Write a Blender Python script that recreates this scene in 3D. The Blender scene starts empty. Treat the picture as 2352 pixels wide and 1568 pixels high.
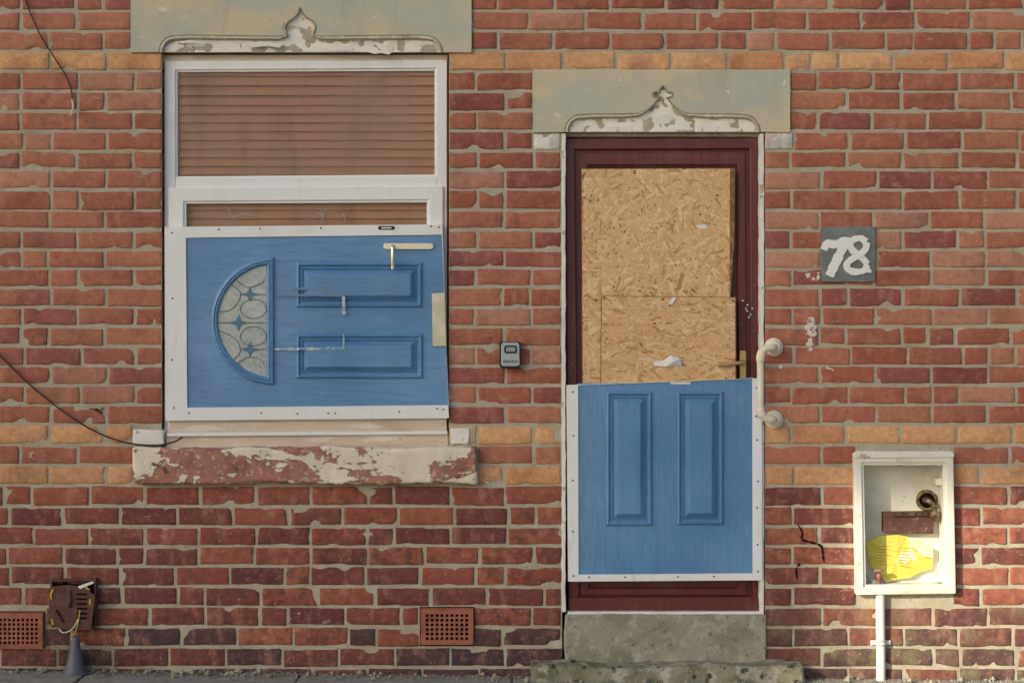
import bpy, bmesh, math, random
from mathutils import Vector, Matrix, noise, Euler
from mathutils.geometry import tessellate_polygon
random.seed(7)
R=random.Random(11)
S=0.00185; D=7.5; GY=1550
ZC=(GY-784)*S
def W(x,y,d=0.0):
    k=(D+d)/D
    return Vector(((x-1176)*S*k, d, ZC+(784-y)*S*k))
def nz(x,y,z=0.0): return noise.noise(Vector((x,y,z)))

# ---------------------------------------------------------------- materials
def surf(name, base, layers=(), rough=0.8, spec=0.3, bump=(), metallic=0.0, coat=0.0, var=None):
    m=bpy.data.materials.new(name); m.use_nodes=True
    nt=m.node_tree; N=nt.nodes; L=nt.links
    b=N['Principled BSDF']
    b.inputs['Roughness'].default_value=rough
    b.inputs['Specular IOR Level'].default_value=spec
    b.inputs['Metallic'].default_value=metallic
    b.inputs['Coat Weight'].default_value=coat
    b.inputs['Coat Roughness'].default_value=0.12
    tc=N.new('ShaderNodeTexCoord')
    def ntex(scale,ms=(1,1,1),detail=4,rot=(0,0,0),rgh=0.55,dist=0.0,loc=(0,0,0)):
        mp=N.new('ShaderNodeMapping'); mp.inputs['Scale'].default_value=ms; mp.inputs['Rotation'].default_value=rot
        mp.inputs['Location'].default_value=loc
        L.new(tc.outputs['Object'],mp.inputs['Vector'])
        t=N.new('ShaderNodeTexNoise'); t.inputs['Scale'].default_value=scale; t.inputs['Detail'].default_value=detail
        t.inputs['Roughness'].default_value=rgh; t.inputs['Distortion'].default_value=dist
        L.new(mp.outputs['Vector'],t.inputs['Vector'])
        return t.outputs['Fac']
    if base=='attr':
        a=N.new('ShaderNodeAttribute'); a.attribute_name='Col'; cur=a.outputs['Color']
    else:
        r=N.new('ShaderNodeRGB'); r.outputs[0].default_value=(*base,1); cur=r.outputs[0]
    if var:
        f=ntex(var[0],detail=6)
        mr=N.new('ShaderNodeMapRange'); mr.inputs['From Min'].default_value=0.25; mr.inputs['From Max'].default_value=0.75
        mr.inputs['To Min'].default_value=1-var[1]; mr.inputs['To Max'].default_value=1+var[1]
        L.new(f,mr.inputs['Value'])
        v=N.new('ShaderNodeVectorMath'); v.operation='SCALE'
        L.new(cur,v.inputs[0]); L.new(mr.outputs[0],v.inputs['Scale']); cur=v.outputs[0]
    bumps=[]
    for i,l in enumerate(layers):
        f=ntex(l['s'],l.get('ms',(1,1,1)),l.get('det',5),rgh=l.get('rg',0.55),dist=l.get('dist',0.0),loc=(i*3.7,i*1.3,i*2.9))
        mr=N.new('ShaderNodeMapRange'); mr.inputs['From Min'].default_value=l['lo']; mr.inputs['From Max'].default_value=l['hi']
        mr.inputs['To Max'].default_value=l.get('f',1.0); L.new(f,mr.inputs['Value']); fac=mr.outputs[0]
        if 'attr' in l:
            a=N.new('ShaderNodeAttribute'); a.attribute_name=l['attr']
            mm=N.new('ShaderNodeMath'); mm.operation='MULTIPLY'; L.new(fac,mm.inputs[0]); L.new(a.outputs['Fac'],mm.inputs[1]); fac=mm.outputs[0]
        mx=N.new('ShaderNodeMix'); mx.data_type='RGBA'
        L.new(fac,mx.inputs[0]); L.new(cur,mx.inputs[6]); mx.inputs[7].default_value=(*l['c'],1)
        cur=mx.outputs[2]
        if l.get('b'): bumps.append((fac,l['b'],0.01))
    L.new(cur,b.inputs['Base Color'])
    nrm=None
    for bp in bump:
        f=ntex(bp[0],bp[3] if len(bp)>3 else (1,1,1),detail=6,rgh=0.6)
        bumps.append((f,bp[1],bp[2]))
    for f,st,di in bumps:
        bn=N.new('ShaderNodeBump'); bn.inputs['Strength'].default_value=st; bn.inputs['Distance'].default_value=di
        L.new(f,bn.inputs['Height'])
        if nrm: L.new(nrm,bn.inputs['Normal'])
        nrm=bn.outputs[0]
    if nrm: L.new(nrm,b.inputs['Normal'])
    return m

MORT=(0.46,0.43,0.335)
M_brick=surf('brick','attr',[
  dict(c=(0.18,0.075,0.062),s=1.3,lo=0.52,hi=0.74,f=0.38,det=5),
  dict(c=(0.14,0.058,0.05),s=9,lo=0.50,hi=0.72,f=0.42,det=7),
  dict(c=(0.56,0.30,0.22),s=14,lo=0.53,hi=0.70,f=0.36,det=7,ms=(1.6,1,0.7)),
  dict(c=(0.54,0.28,0.20),s=30,lo=0.56,hi=0.72,f=0.40,det=8,ms=(1,1,1.6)),
  dict(c=(0.48,0.43,0.33),s=14,lo=0.62,hi=0.72,f=0.45,det=8,ms=(1,1,2.2),rg=0.65),
  dict(c=(0.060,0.040,0.046),s=22,lo=0.47,hi=0.58,f=0.80,det=8,attr='Grime',rg=0.65),
  dict(c=(0.50,0.44,0.36),s=60,lo=0.62,hi=0.70,f=0.8,det=6,attr='Grime'),
  dict(c=(0.30,0.31,0.15),s=7,lo=0.50,hi=0.66,f=0.7,det=8,attr='Moss'),
  dict(c=(0.09,0.04,0.035),s=150,lo=0.64,hi=0.72,f=0.7,det=2),
 ],rough=0.85,spec=0.2,bump=[(35,0.5,0.006),(180,0.6,0.003),(14,0.35,0.007,(1,1,3))],var=(40,0.18))
M_mortar=surf('mortar',MORT,[
  dict(c=(0.30,0.25,0.17),s=6,lo=0.48,hi=0.68,f=0.45,det=7),
  dict(c=(0.46,0.30,0.21),s=18,lo=0.58,hi=0.72,f=0.40,det=7),
  dict(c=(0.54,0.51,0.42),s=11,lo=0.56,hi=0.66,f=0.6),
  dict(c=(0.14,0.11,0.08),s=90,lo=0.63,hi=0.70,f=0.6,det=3)],
  rough=0.95,spec=0.1,bump=[(90,0.7,0.004),(300,0.5,0.002)])
M_lintel=surf('painted_stone',(0.50,0.52,0.435),[
  dict(c=(0.66,0.55,0.37),s=3.2,ms=(0.7,1,1.5),lo=0.44,hi=0.60,f=0.75,det=7),
  dict(c=(0.41,0.47,0.45),s=5,lo=0.50,hi=0.66,f=0.6,det=6),
  dict(c=(0.35,0.29,0.20),s=4,ms=(2.5,1,0.4),lo=0.58,hi=0.74,f=0.35,det=7),
  dict(c=(0.27,0.26,0.2),s=70,lo=0.66,hi=0.72,f=0.5),
  dict(c=(0.74,0.73,0.65),s=20,lo=0.67,hi=0.685,f=0.8,b=0.4)],
  rough=0.85,spec=0.2,bump=[(110,0.45,0.003),(12,0.3,0.008)],var=(160,0.10))
M_mould=surf('moulding_stone',(0.52,0.48,0.37),[
  dict(c=(0.70,0.66,0.55),s=22,lo=0.55,hi=0.60,f=0.6),
  dict(c=(0.25,0.19,0.13),s=30,lo=0.60,hi=0.70,f=0.6)],rough=0.85,spec=0.2,bump=[(80,0.4,0.004)])
M_flake=surf('flaking_white_paint',(0.83,0.81,0.75),[
  dict(c=(0.56,0.49,0.37),s=8,ms=(0.7,1,1.3),lo=0.64,hi=0.655,f=0.85,b=-0.6,det=6),
  dict(c=(0.68,0.63,0.54),s=30,lo=0.60,hi=0.70,f=0.5)],rough=0.7,spec=0.3,bump=[(40,0.5,0.006)])
M_sill=surf('peeling_sill_paint',(0.40,0.19,0.14),[
  dict(c=(0.28,0.12,0.09),s=14,lo=0.5,hi=0.65,f=0.8),
  dict(c=(0.62,0.50,0.38),s=45,lo=0.57,hi=0.64,f=0.7),
  dict(c=(0.78,0.72,0.58),s=6.5,ms=(0.7,1,1.3),lo=0.475,hi=0.49,f=0.95,b=0.8,det=8,dist=0.4,rg=0.65),
  dict(c=(0.07,0.04,0.03),s=18,lo=0.64,hi=0.70,f=0.8)],rough=0.7,bump=[(60,0.5,0.006)])
M_white=surf('white_upvc',(0.82,0.85,0.86),[
  dict(c=(0.62,0.62,0.56),s=5,ms=(1,1,0.4),lo=0.54,hi=0.78,f=0.45),
  dict(c=(0.52,0.49,0.42),s=9,ms=(3,1,0.5),lo=0.58,hi=0.75,f=0.35,det=8),
  dict(c=(0.25,0.22,0.18),s=60,lo=0.70,hi=0.74,f=0.6)],rough=0.35,spec=0.4,bump=[(15,0.05,0.004)])
M_whitemason=surf('white_masonry_paint',(0.79,0.78,0.73),[
  dict(c=(0.45,0.30,0.22),s=22,lo=0.61,hi=0.64,f=0.8,b=-0.4),
  dict(c=(0.5,0.48,0.4),s=8,lo=0.5,hi=0.7,f=0.4)],rough=0.8,bump=[(60,0.5,0.004)])
M_beige=surf('discoloured_frame',(0.66,0.56,0.46),[
  dict(c=(0.46,0.33,0.24),s=6,ms=(0.4,1,2),lo=0.48,hi=0.66,f=0.7),
  dict(c=(0.80,0.75,0.68),s=12,ms=(0.3,1,2),lo=0.56,hi=0.64,f=0.7),
  dict(c=(0.2,0.14,0.1),s=50,lo=0.66,hi=0.72,f=0.5)],rough=0.45,spec=0.4)
M_maroon=surf('maroon_frame',(0.115,0.024,0.024),[
  dict(c=(0.18,0.045,0.04),s=30,ms=(3,1,0.15),lo=0.45,hi=0.7,f=0.6),
  dict(c=(0.22,0.14,0.12),s=7,lo=0.58,hi=0.75,f=0.35,det=8),
  dict(c=(0.4,0.25,0.2),s=80,lo=0.71,hi=0.74,f=0.7)],rough=0.33,spec=0.5,bump=[(60,0.15,0.002,(3,1,0.12))])
def blue(name,ms):
    return surf(name,(0.095,0.235,0.450),[
     dict(c=(0.18,0.36,0.60),s=1.7,lo=0.40,hi=0.62,f=0.65,det=3),
     dict(c=(0.070,0.175,0.360),s=28,ms=ms,lo=0.48,hi=0.60,f=0.32,det=8,dist=0.6),
     dict(c=(0.26,0.43,0.62),s=70,ms=ms,lo=0.58,hi=0.72,f=0.28,det=8,dist=0.4),
     dict(c=(0.32,0.38,0.44),s=6,lo=0.56,hi=0.80,f=0.35,det=9,rg=0.7),
     dict(c=(0.03,0.06,0.12),s=110,lo=0.75,hi=0.77,f=0.6)],
     rough=0.33,spec=0.55,bump=[(40,0.3,0.003,ms),(110,0.25,0.002,ms)])
M_blueH=blue('blue_woodgrain_h',(0.2,1,2.2))
M_blueV=blue('blue_woodgrain_v',(2.2,1,0.2))
M_osb=surf('osb_strand','attr',[
  dict(c=(0.42,0.26,0.12),s=120,ms=(1,1,0.5),lo=0.60,hi=0.70,f=0.4),
  dict(c=(0.46,0.33,0.20),s=3,lo=0.52,hi=0.75,f=0.3)],rough=0.75,spec=0.25,bump=[(160,0.3,0.002)],var=(60,0.06))
M_concrete=surf('weathered_concrete',(0.36,0.345,0.28),[
  dict(c=(0.22,0.215,0.15),s=7,lo=0.43,hi=0.62,f=0.75,det=8),
  dict(c=(0.54,0.53,0.46),s=20,ms=(1,1,0.8),lo=0.52,hi=0.64,f=0.6,det=9,rg=0.68),
  dict(c=(0.42,0.35,0.24),s=5,lo=0.55,hi=0.7,f=0.5),
  dict(c=(0.09,0.09,0.07),s=45,lo=0.60,hi=0.68,f=0.7)],rough=0.9,spec=0.15,bump=[(30,0.8,0.012),(140,0.6,0.005)])
M_moss=surf('mossy_stone',(0.32,0.30,0.23),[
  dict(c=(0.18,0.18,0.09),s=9,lo=0.48,hi=0.62,f=0.8,det=8),
  dict(c=(0.55,0.53,0.45),s=15,lo=0.52,hi=0.60,f=0.7,det=8),
  dict(c=(0.04,0.04,0.03),s=25,lo=0.58,hi=0.66,f=0.9)],rough=0.95,spec=0.1,bump=[(35,0.9,0.014),(160,0.5,0.004)])
M_pave=surf('paving',(0.32,0.31,0.275),[dict(c=(0.18,0.17,0.14),s=12,lo=0.5,hi=0.65,f=0.6),
  dict(c=(0.46,0.45,0.41),s=30,lo=0.55,hi=0.63,f=0.6)],rough=0.95,bump=[(60,0.6,0.006)])
M_asph=surf('asphalt',(0.07,0.07,0.07),[dict(c=(0.13,0.13,0.13),s=120,lo=0.55,hi=0.65)],rough=0.95,bump=[(120,0.6,0.005)])
M_ground=surf('earth',(0.28,0.26,0.19),[dict(c=(0.18,0.19,0.10),s=0.8,lo=0.45,hi=0.6)],rough=1)
M_terra=surf('terracotta',(0.38,0.14,0.09),[dict(c=(0.20,0.08,0.07),s=20,lo=0.5,hi=0.65,f=0.7),
  dict(c=(0.5,0.3,0.2),s=40,lo=0.62,hi=0.7,f=0.5)],rough=0.8,bump=[(80,0.4,0.004)])
M_black=surf('black_plastic',(0.025,0.025,0.027),rough=0.4)
M_dark=surf('dark_void',(0.012,0.01,0.01),rough=1,spec=0)
M_edge=surf('osb_edge',(0.22,0.12,0.055),[dict(c=(0.42,0.27,0.13),s=60,lo=0.5,hi=0.6,f=0.7)],rough=0.9)
M_grey=surf('grey_plastic',(0.40,0.45,0.47),[dict(c=(0.25,0.27,0.28),s=50,lo=0.6,hi=0.7,f=0.5)],rough=0.45)
M_cream=surf('cream_plastic',(0.80,0.75,0.61),[dict(c=(0.55,0.47,0.35),s=14,lo=0.55,hi=0.75,f=0.5)],rough=0.4)
M_brass=surf('brass',(0.66,0.47,0.20),[dict(c=(0.40,0.26,0.1),s=40,lo=0.5,hi=0.7,f=0.6)],rough=0.35,metallic=0.8)
M_chrome=surf('worn_gold_metal',(0.75,0.71,0.6),rough=0.25,metallic=0.85)
M_strip=surf('latch_strip',(0.62,0.60,0.38),[dict(c=(0.74,0.70,0.55),s=9,lo=0.5,hi=0.6)],rough=0.5)
M_slate=surf('slate_plate',(0.17,0.195,0.195),[dict(c=(0.25,0.28,0.28),s=16,lo=0.5,hi=0.65,f=0.7)],rough=0.8,bump=[(90,0.4,0.003)])
M_paint=surf('white_brush_paint',(0.83,0.85,0.84),[dict(c=(0.60,0.63,0.63),s=60,lo=0.60,hi=0.72,f=0.6)],rough=0.6,bump=[(70,0.3,0.003)])
M_splash=surf('thin_white_paint',(0.72,0.66,0.62),[dict(c=(0.36,0.15,0.11),s=90,lo=0.53,hi=0.61,f=0.9,det=8)],rough=0.8,bump=[(70,0.3,0.003)])
M_cable=surf('cable',(0.06,0.035,0.035),rough=0.5)
M_cabw=surf('white_cable',(0.65,0.65,0.62),rough=0.5)
M_yel=surf('yellow_green_wire',(0.6,0.5,0.03),rough=0.5)
M_leaf=surf('yellow_leaflet',(0.68,0.62,0.11),[dict(c=(0.80,0.76,0.60),s=9,ms=(1,1,0.6),lo=0.54,hi=0.57,f=0.95,det=7),dict(c=(0.35,0.33,0.08),s=70,ms=(0.6,1,3),lo=0.57,hi=0.62,f=0.6)],rough=0.6)
M_leafb=surf('leaflet_back',(0.74,0.64,0.46),rough=0.6)
M_ink=surf('ink',(0.22,0.19,0.04),rough=0.8)
M_box=surf('white_box_plastic',(0.78,0.77,0.69),[dict(c=(0.45,0.42,0.30),s=5,lo=0.5,hi=0.75,f=0.55,det=7),
  dict(c=(0.3,0.33,0.2),s=30,lo=0.64,hi=0.72,f=0.5)],rough=0.5,bump=[(30,0.1,0.004)])
M_brown=surf('brown_plate',(0.10,0.045,0.038),[dict(c=(0.17,0.08,0.06),s=20,lo=0.5,hi=0.65,f=0.6),dict(c=(0.45,0.4,0.33),s=90,lo=0.64,hi=0.69,f=0.7)],rough=0.6)
M_red=surf('red_valve',(0.30,0.09,0.07),[dict(c=(0.3,0.28,0.25),s=30,lo=0.5,hi=0.56,f=0.8)],rough=0.5)
M_metal=surf('dull_metal',(0.22,0.17,0.12),[dict(c=(0.10,0.06,0.04),s=40,lo=0.5,hi=0.6)],rough=0.5,metallic=0.6)
M_foam=surf('foam',(0.30,0.24,0.10),[dict(c=(0.07,0.05,0.03),s=50,lo=0.5,hi=0.55)],rough=0.9,bump=[(80,0.9,0.01)])
M_blind=surf('brown_blind',(0.66,0.36,0.22),[dict(c=(0.74,0.44,0.25),s=3,ms=(1,1,0.6),lo=0.5,hi=0.66,f=0.7),
  dict(c=(0.40,0.20,0.14),s=4,ms=(1.5,1,0.3),lo=0.50,hi=0.7,f=0.7)],rough=0.6)
M_paneg=surf('obscured_glass',(0.42,0.47,0.46),[dict(c=(0.27,0.33,0.35),s=60,lo=0.5,hi=0.58,f=0.6),
  dict(c=(0.62,0.65,0.62),s=7,lo=0.5,hi=0.65,f=0.5)],rough=0.2,spec=0.6,bump=[(120,0.4,0.003)])
M_paneb=surf('blue_glass',(0.08,0.19,0.30),rough=0.15,spec=0.6)
M_lead=surf('lead',(0.16,0.19,0.20),rough=0.4,metallic=0.4)
M_funnel=surf('grey_cone_plastic',(0.12,0.12,0.15),[dict(c=(0.22,0.22,0.24),s=12,lo=0.5,hi=0.7,f=0.5)],rough=0.45)
M_weed=surf('dry_weeds','attr',rough=0.9)
M_tape=surf('tape_residue',(0.50,0.58,0.60),[dict(c=(0.16,0.30,0.48),s=50,ms=(1,1,1),lo=0.49,hi=0.58,f=0.95)],rough=0.7)
M_tapeb=surf('glue_residue',(0.22,0.23,0.25),[dict(c=(0.14,0.28,0.47),s=45,lo=0.45,hi=0.54,f=0.95)],rough=0.7)
M_screw=surf('screw',(0.10,0.10,0.10),rough=0.4,metallic=0.6)
M_paper=surf('paper',(0.78,0.79,0.78),rough=0.7)
def glassmat():
    m=bpy.data.materials.new('dirty_glass'); m.use_nodes=True
    nt=m.node_tree; N=nt.nodes; L=nt.links; N.clear()
    o=N.new('ShaderNodeOutputMaterial'); t=N.new('ShaderNodeBsdfTransparent'); g=N.new('ShaderNodeBsdfGlossy'); g.inputs['Roughness'].default_value=0.04
    d=N.new('ShaderNodeBsdfDiffuse'); d.inputs['Color'].default_value=(0.50,0.35,0.26,1)
    fr=N.new('ShaderNodeFresnel'); fr.inputs['IOR'].default_value=1.45
    tc=N.new('ShaderNodeTexCoord'); no=N.new('ShaderNodeTexNoise'); no.inputs['Scale'].default_value=4; no.inputs['Detail'].default_value=8
    L.new(tc.outputs['Object'],no.inputs['Vector'])
    mr=N.new('ShaderNodeMapRange'); mr.inputs['From Min'].default_value=0.4; mr.inputs['From Max'].default_value=0.75; mr.inputs['To Min'].default_value=0.06; mr.inputs['To Max'].default_value=0.38
    L.new(no.outputs['Fac'],mr.inputs['Value'])
    a=N.new('ShaderNodeMixShader'); b=N.new('ShaderNodeMixShader')
    L.new(mr.outputs[0],a.inputs[0]); L.new(t.outputs[0],a.inputs[1]); L.new(d.outputs[0],a.inputs[2])
    L.new(fr.outputs[0],b.inputs[0]); L.new(a.outputs[0],b.inputs[1]); L.new(g.outputs[0],b.inputs[2])
    L.new(b.outputs[0],o.inputs['Surface'])
    return m
M_glass=glassmat()

# ---------------------------------------------------------------- helpers
def empty(name):
    e=bpy.data.objects.new(name,None); bpy.context.collection.objects.link(e); return e
def mesh(name,verts,faces,mats,parent=None,mi=None,smooth=False,cols=None,attrs=None):
    me=bpy.data.meshes.new(name); me.from_pydata([tuple(v) for v in verts],[],faces)
    if not isinstance(mats,(list,tuple)): mats=[mats]
    for m in mats: me.materials.append(m)
    if mi: me.polygons.foreach_set('material_index',mi)
    if smooth: me.polygons.foreach_set('use_smooth',[True]*len(me.polygons))
    if cols:
        a=me.color_attributes.new('Col','FLOAT_COLOR','POINT')
        a.data.foreach_set('color',[c for q in cols for c in (q[0],q[1],q[2],1.0)])
    if attrs:
        for k,v in attrs.items():
            a=me.attributes.new(k,'FLOAT','POINT'); a.data.foreach_set('value',v)
    me.update()
    o=bpy.data.objects.new(name,me); bpy.context.collection.objects.link(o)
    if parent: o.parent=parent
    return o
def fixn(o):
    bm=bmesh.new(); bm.from_mesh(o.data); bmesh.ops.recalc_face_normals(bm,faces=bm.faces); bm.to_mesh(o.data); bm.free(); return o
def bev(o,w=0.002,seg=2):
    m=o.modifiers.new('bevel','BEVEL'); m.width=w; m.segments=seg; m.limit_method='ANGLE'; m.angle_limit=math.radians(35)
    return o
def prism(name,poly,d0,d1,mat,parent=None,bw=0.0):
    n=len(poly); v=[W(x,y,d0) for x,y in poly]+[Vector((p.x,d1,p.z)) for p in [W(x,y,d0) for x,y in poly]]
    tri=tessellate_polygon([[Vector((p.x,p.z,0)) for p in v[:n]]])
    f=[tuple(t) for t in tri] if n>4 else [tuple(range(n))]
    f+= [tuple(i+n for i in reversed(q)) for q in f]
    f+=[(i,(i+1)%n,(i+1)%n+n,i+n) for i in range(n)]
    o=fixn(mesh(name,v,f,mat,parent))
    if bw: bev(o,bw)
    return o
def rect(x0,y0,x1,y1): return [(x0,y0),(x1,y0),(x1,y1),(x0,y1)]
def frame(name,outer,inner,d0,d1,mat,parent=None,bw=0.003,lip=0.0):
    v=[W(x,y,d0) for x,y in outer]+[W(x,y,d0) for x,y in inner]
    v+=[Vector((p.x,d1,p.z)) for p in v[:8]]
    f=[]
    for i in range(4):
        j=(i+1)%4
        f+=[(i,j,j+4,i+4),(i,j,j+8,i+8),(i+4,j+4,j+12,i+12),(i+8,j+8,j+12,i+12)]
    o=fixn(mesh(name,v,f,mat,parent)); bev(o,bw); return o
def loft(name,rings,mat,parent,cap=True,closed=True,smooth=False,capmat=None):
    v=[];f=[];n=len(rings[0])
    for r in rings: v+=[W(*p) for p in r]
    for k in range(len(rings)-1):
        for i in range(n if closed else n-1):
            j=(i+1)%n; f.append((k*n+i,k*n+j,(k+1)*n+j,(k+1)*n+i))
    mi=[0]*len(f)
    if cap:
        b=(len(rings)-1)*n
        tri=tessellate_polygon([[Vector((p.x,p.z,0)) for p in v[b:]]])
        f+=[tuple(b+i for i in t) for t in tri]; mi+=[1 if capmat else 0]*(len(f)-len(mi))
    o=mesh(name,v,f,[mat,capmat] if capmat else mat,parent,mi=mi,smooth=smooth)
    return fixn(o)
def offs(pts,d,closed=True):
    out=[];n=len(pts)
    for i in range(n):
        a=pts[(i-1)%n] if (closed or i>0) else pts[i]
        b=pts[(i+1)%n] if (closed or i<n-1) else pts[i]
        p=pts[i]
        def nr(u,w):
            dx,dy=w[0]-u[0],w[1]-u[1]; l=math.hypot(dx,dy) or 1; return (-dy/l,dx/l)
        n1=nr(a,p) if a!=p else nr(p,b); n2=nr(p,b) if b!=p else n1
        mx,my=n1[0]+n2[0],n1[1]+n2[1]; l=math.hypot(mx,my) or 1; mx/=l; my/=l
        c=max(0.5,mx*n1[0]+my*n1[1])
        dd_=d(p) if callable(d) else d
        out.append((p[0]+mx*dd_/c,p[1]+my*dd_/c))
    return out
def catm(pts,n=8):
    out=[]
    P=[pts[0]]+list(pts)+[pts[-1]]
    for i in range(1,len(P)-2):
        p0,p1,p2,p3=[Vector(q) for q in P[i-1:i+3]]
        for k in range(n):
            t=k/n
            out.append(0.5*((2*p1)+(p2-p0)*t+(2*p0-5*p1+4*p2-p3)*t*t+(3*p1-p0-3*p2+p3)*t**3))
    out.append(Vector(pts[-1])); return out
def tube(name,pts,r,mat,parent=None,seg=10,n=8,smoothpath=True):
    P=[W(*p) for p in pts]
    P=catm(P,n) if smoothpath else P
    v=[];f=[]
    up=Vector((0.13,0.97,0.2)).normalized()
    for i,p in enumerate(P):
        t=(P[min(i+1,len(P)-1)]-P[max(i-1,0)]).normalized()
        if abs(t.dot(up))>0.95: up=Vector((1,0.05,0.1)).normalized()
        a=(up-t*up.dot(t)).normalized(); b=t.cross(a); up=a
        rr=r[min(i,len(r)-1)] if isinstance(r,list) else r
        for k in range(seg):
            an=2*math.pi*k/seg; v.append(p+a*math.cos(an)*rr+b*math.sin(an)*rr)
    m=len(P)
    for i in range(m-1):
        for k in range(seg):
            j=(k+1)%seg; f.append((i*seg+k,i*seg+j,(i+1)*seg+j,(i+1)*seg+k))
    f.append(tuple(range(seg))); f.append(tuple((m-1)*seg+k for k in range(seg)))
    return mesh(name,v,f,mat,parent,smooth=True)
def lathe(name,prof,c,mat,parent=None,axis='Y',seg=28):
    v=[];f=[]
    for r,h in prof:
        for k in range(seg):
            a=2*math.pi*k/seg
            if axis=='Y': v.append(c+Vector((r*math.cos(a),h,r*math.sin(a))))
            elif axis=='Z': v.append(c+Vector((r*math.cos(a),r*math.sin(a),h)))
            else: v.append(c+Vector((h,r*math.cos(a),r*math.sin(a))))
    m=len(prof)
    for i in range(m-1):
        for k in range(seg):
            j=(k+1)%seg; f.append((i*seg+k,i*seg+j,(i+1)*seg+j,(i+1)*seg+k))
    f.append(tuple(range(seg))); f.append(tuple((m-1)*seg+k for k in range(seg)))
    o=fixn(mesh(name,v,f,mat,parent,smooth=True)); bev(o,0.0006,1); return o
def ribbon(name,pts,w,d,mat,parent,n=8,jit=0.12):
    P=catm([Vector((x,y,0)) for x,y in pts],n); v=[];f=[]
    for i,p in enumerate(P):
        t=(P[min(i+1,len(P)-1)]-P[max(i-1,0)]).normalized(); nn=Vector((-t.y,t.x,0))
        e=1.0 if 0<i<len(P)-1 else 0.6
        ww=w/2*e*(1+jit*nz(p.x*0.15,p.y*0.15,d*1000)*2)
        for q in (p+nn*ww, p, p-nn*ww):
            v.append(W(q.x,q.y,d-(0.0008 if q is p else 0)))
    for i in range(len(P)-1):
        f+=[(i*3,i*3+1,i*3+4,i*3+3),(i*3+1,i*3+2,i*3+5,i*3+4)]
    return mesh(name,v,f,mat,parent,smooth=True)
def rough_box(name,x0,y0,x1,y1,d0,d1,mat,parent,cell=0.02,amp=0.006,freq=9,bw=0.01):
    a=W(x0,y1,d0); b=W(x1,y0,d0)
    bm=bmesh.new(); bmesh.ops.create_cube(bm,size=1)
    for v in bm.verts:
        v.co=Vector((a.x+(v.co.x+.5)*(b.x-a.x), d0+(v.co.y+.5)*(d1-d0), a.z+(v.co.z+.5)*(b.z-a.z)))
    bmesh.ops.bevel(bm,geom=bm.edges[:],offset=bw,segments=3,affect='EDGES',profile=0.6)
    for ax,(lo,hi) in enumerate(((a.x,b.x),(d0,min(d1,d0+0.2)),(a.z,b.z))):
        k=lo+cell
        while k<hi-cell*0.4:
            no=[0,0,0]; no[ax]=1; co=[0,0,0]; co[ax]=k
            bmesh.ops.bisect_plane(bm,geom=bm.verts[:]+bm.edges[:]+bm.faces[:],plane_co=co,plane_no=no); k+=cell
    for v in bm.verts:
        p=v.co*freq
        v.co+=Vector((noise.noise(p),noise.noise(p+Vector((7,3,1))),noise.noise(p+Vector((1,9,4)))))*amp
        p=v.co*freq*4
        v.co+=Vector((noise.noise(p),noise.noise(p+Vector((7,3,1))),noise.noise(p+Vector((1,9,4)))))*amp*0.35
    bmesh.ops.recalc_face_normals(bm,faces=bm.faces)
    me=bpy.data.meshes.new(name); bm.to_mesh(me); bm.free(); me.materials.append(mat)
    me.polygons.foreach_set('use_smooth',[True]*len(me.polygons))
    o=bpy.data.objects.new(name,me); bpy.context.collection.objects.link(o); o.parent=parent; return o
def screws(name,pts,d,parent,r=0.0042,mat=None):
    v=[];f=[]
    for x,y in pts:
        c=W(x,y,d); b=len(v)
        for rr,h in ((r,0.001),(r*0.9,-0.0018),(r*0.3,-0.0012)):
            for k in range(10):
                a=2*math.pi*k/10; v.append(c+Vector((rr*math.cos(a),h,rr*math.sin(a))))
        for i in range(2):
            for k in range(10):
                j=(k+1)%10; f.append((b+i*10+k,b+i*10+j,b+(i+1)*10+j,b+(i+1)*10+k))
        f.append(tuple(b+20+k for k in range(10)))
    return fixn(mesh(name,v,f,mat or M_screw,parent))

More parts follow.
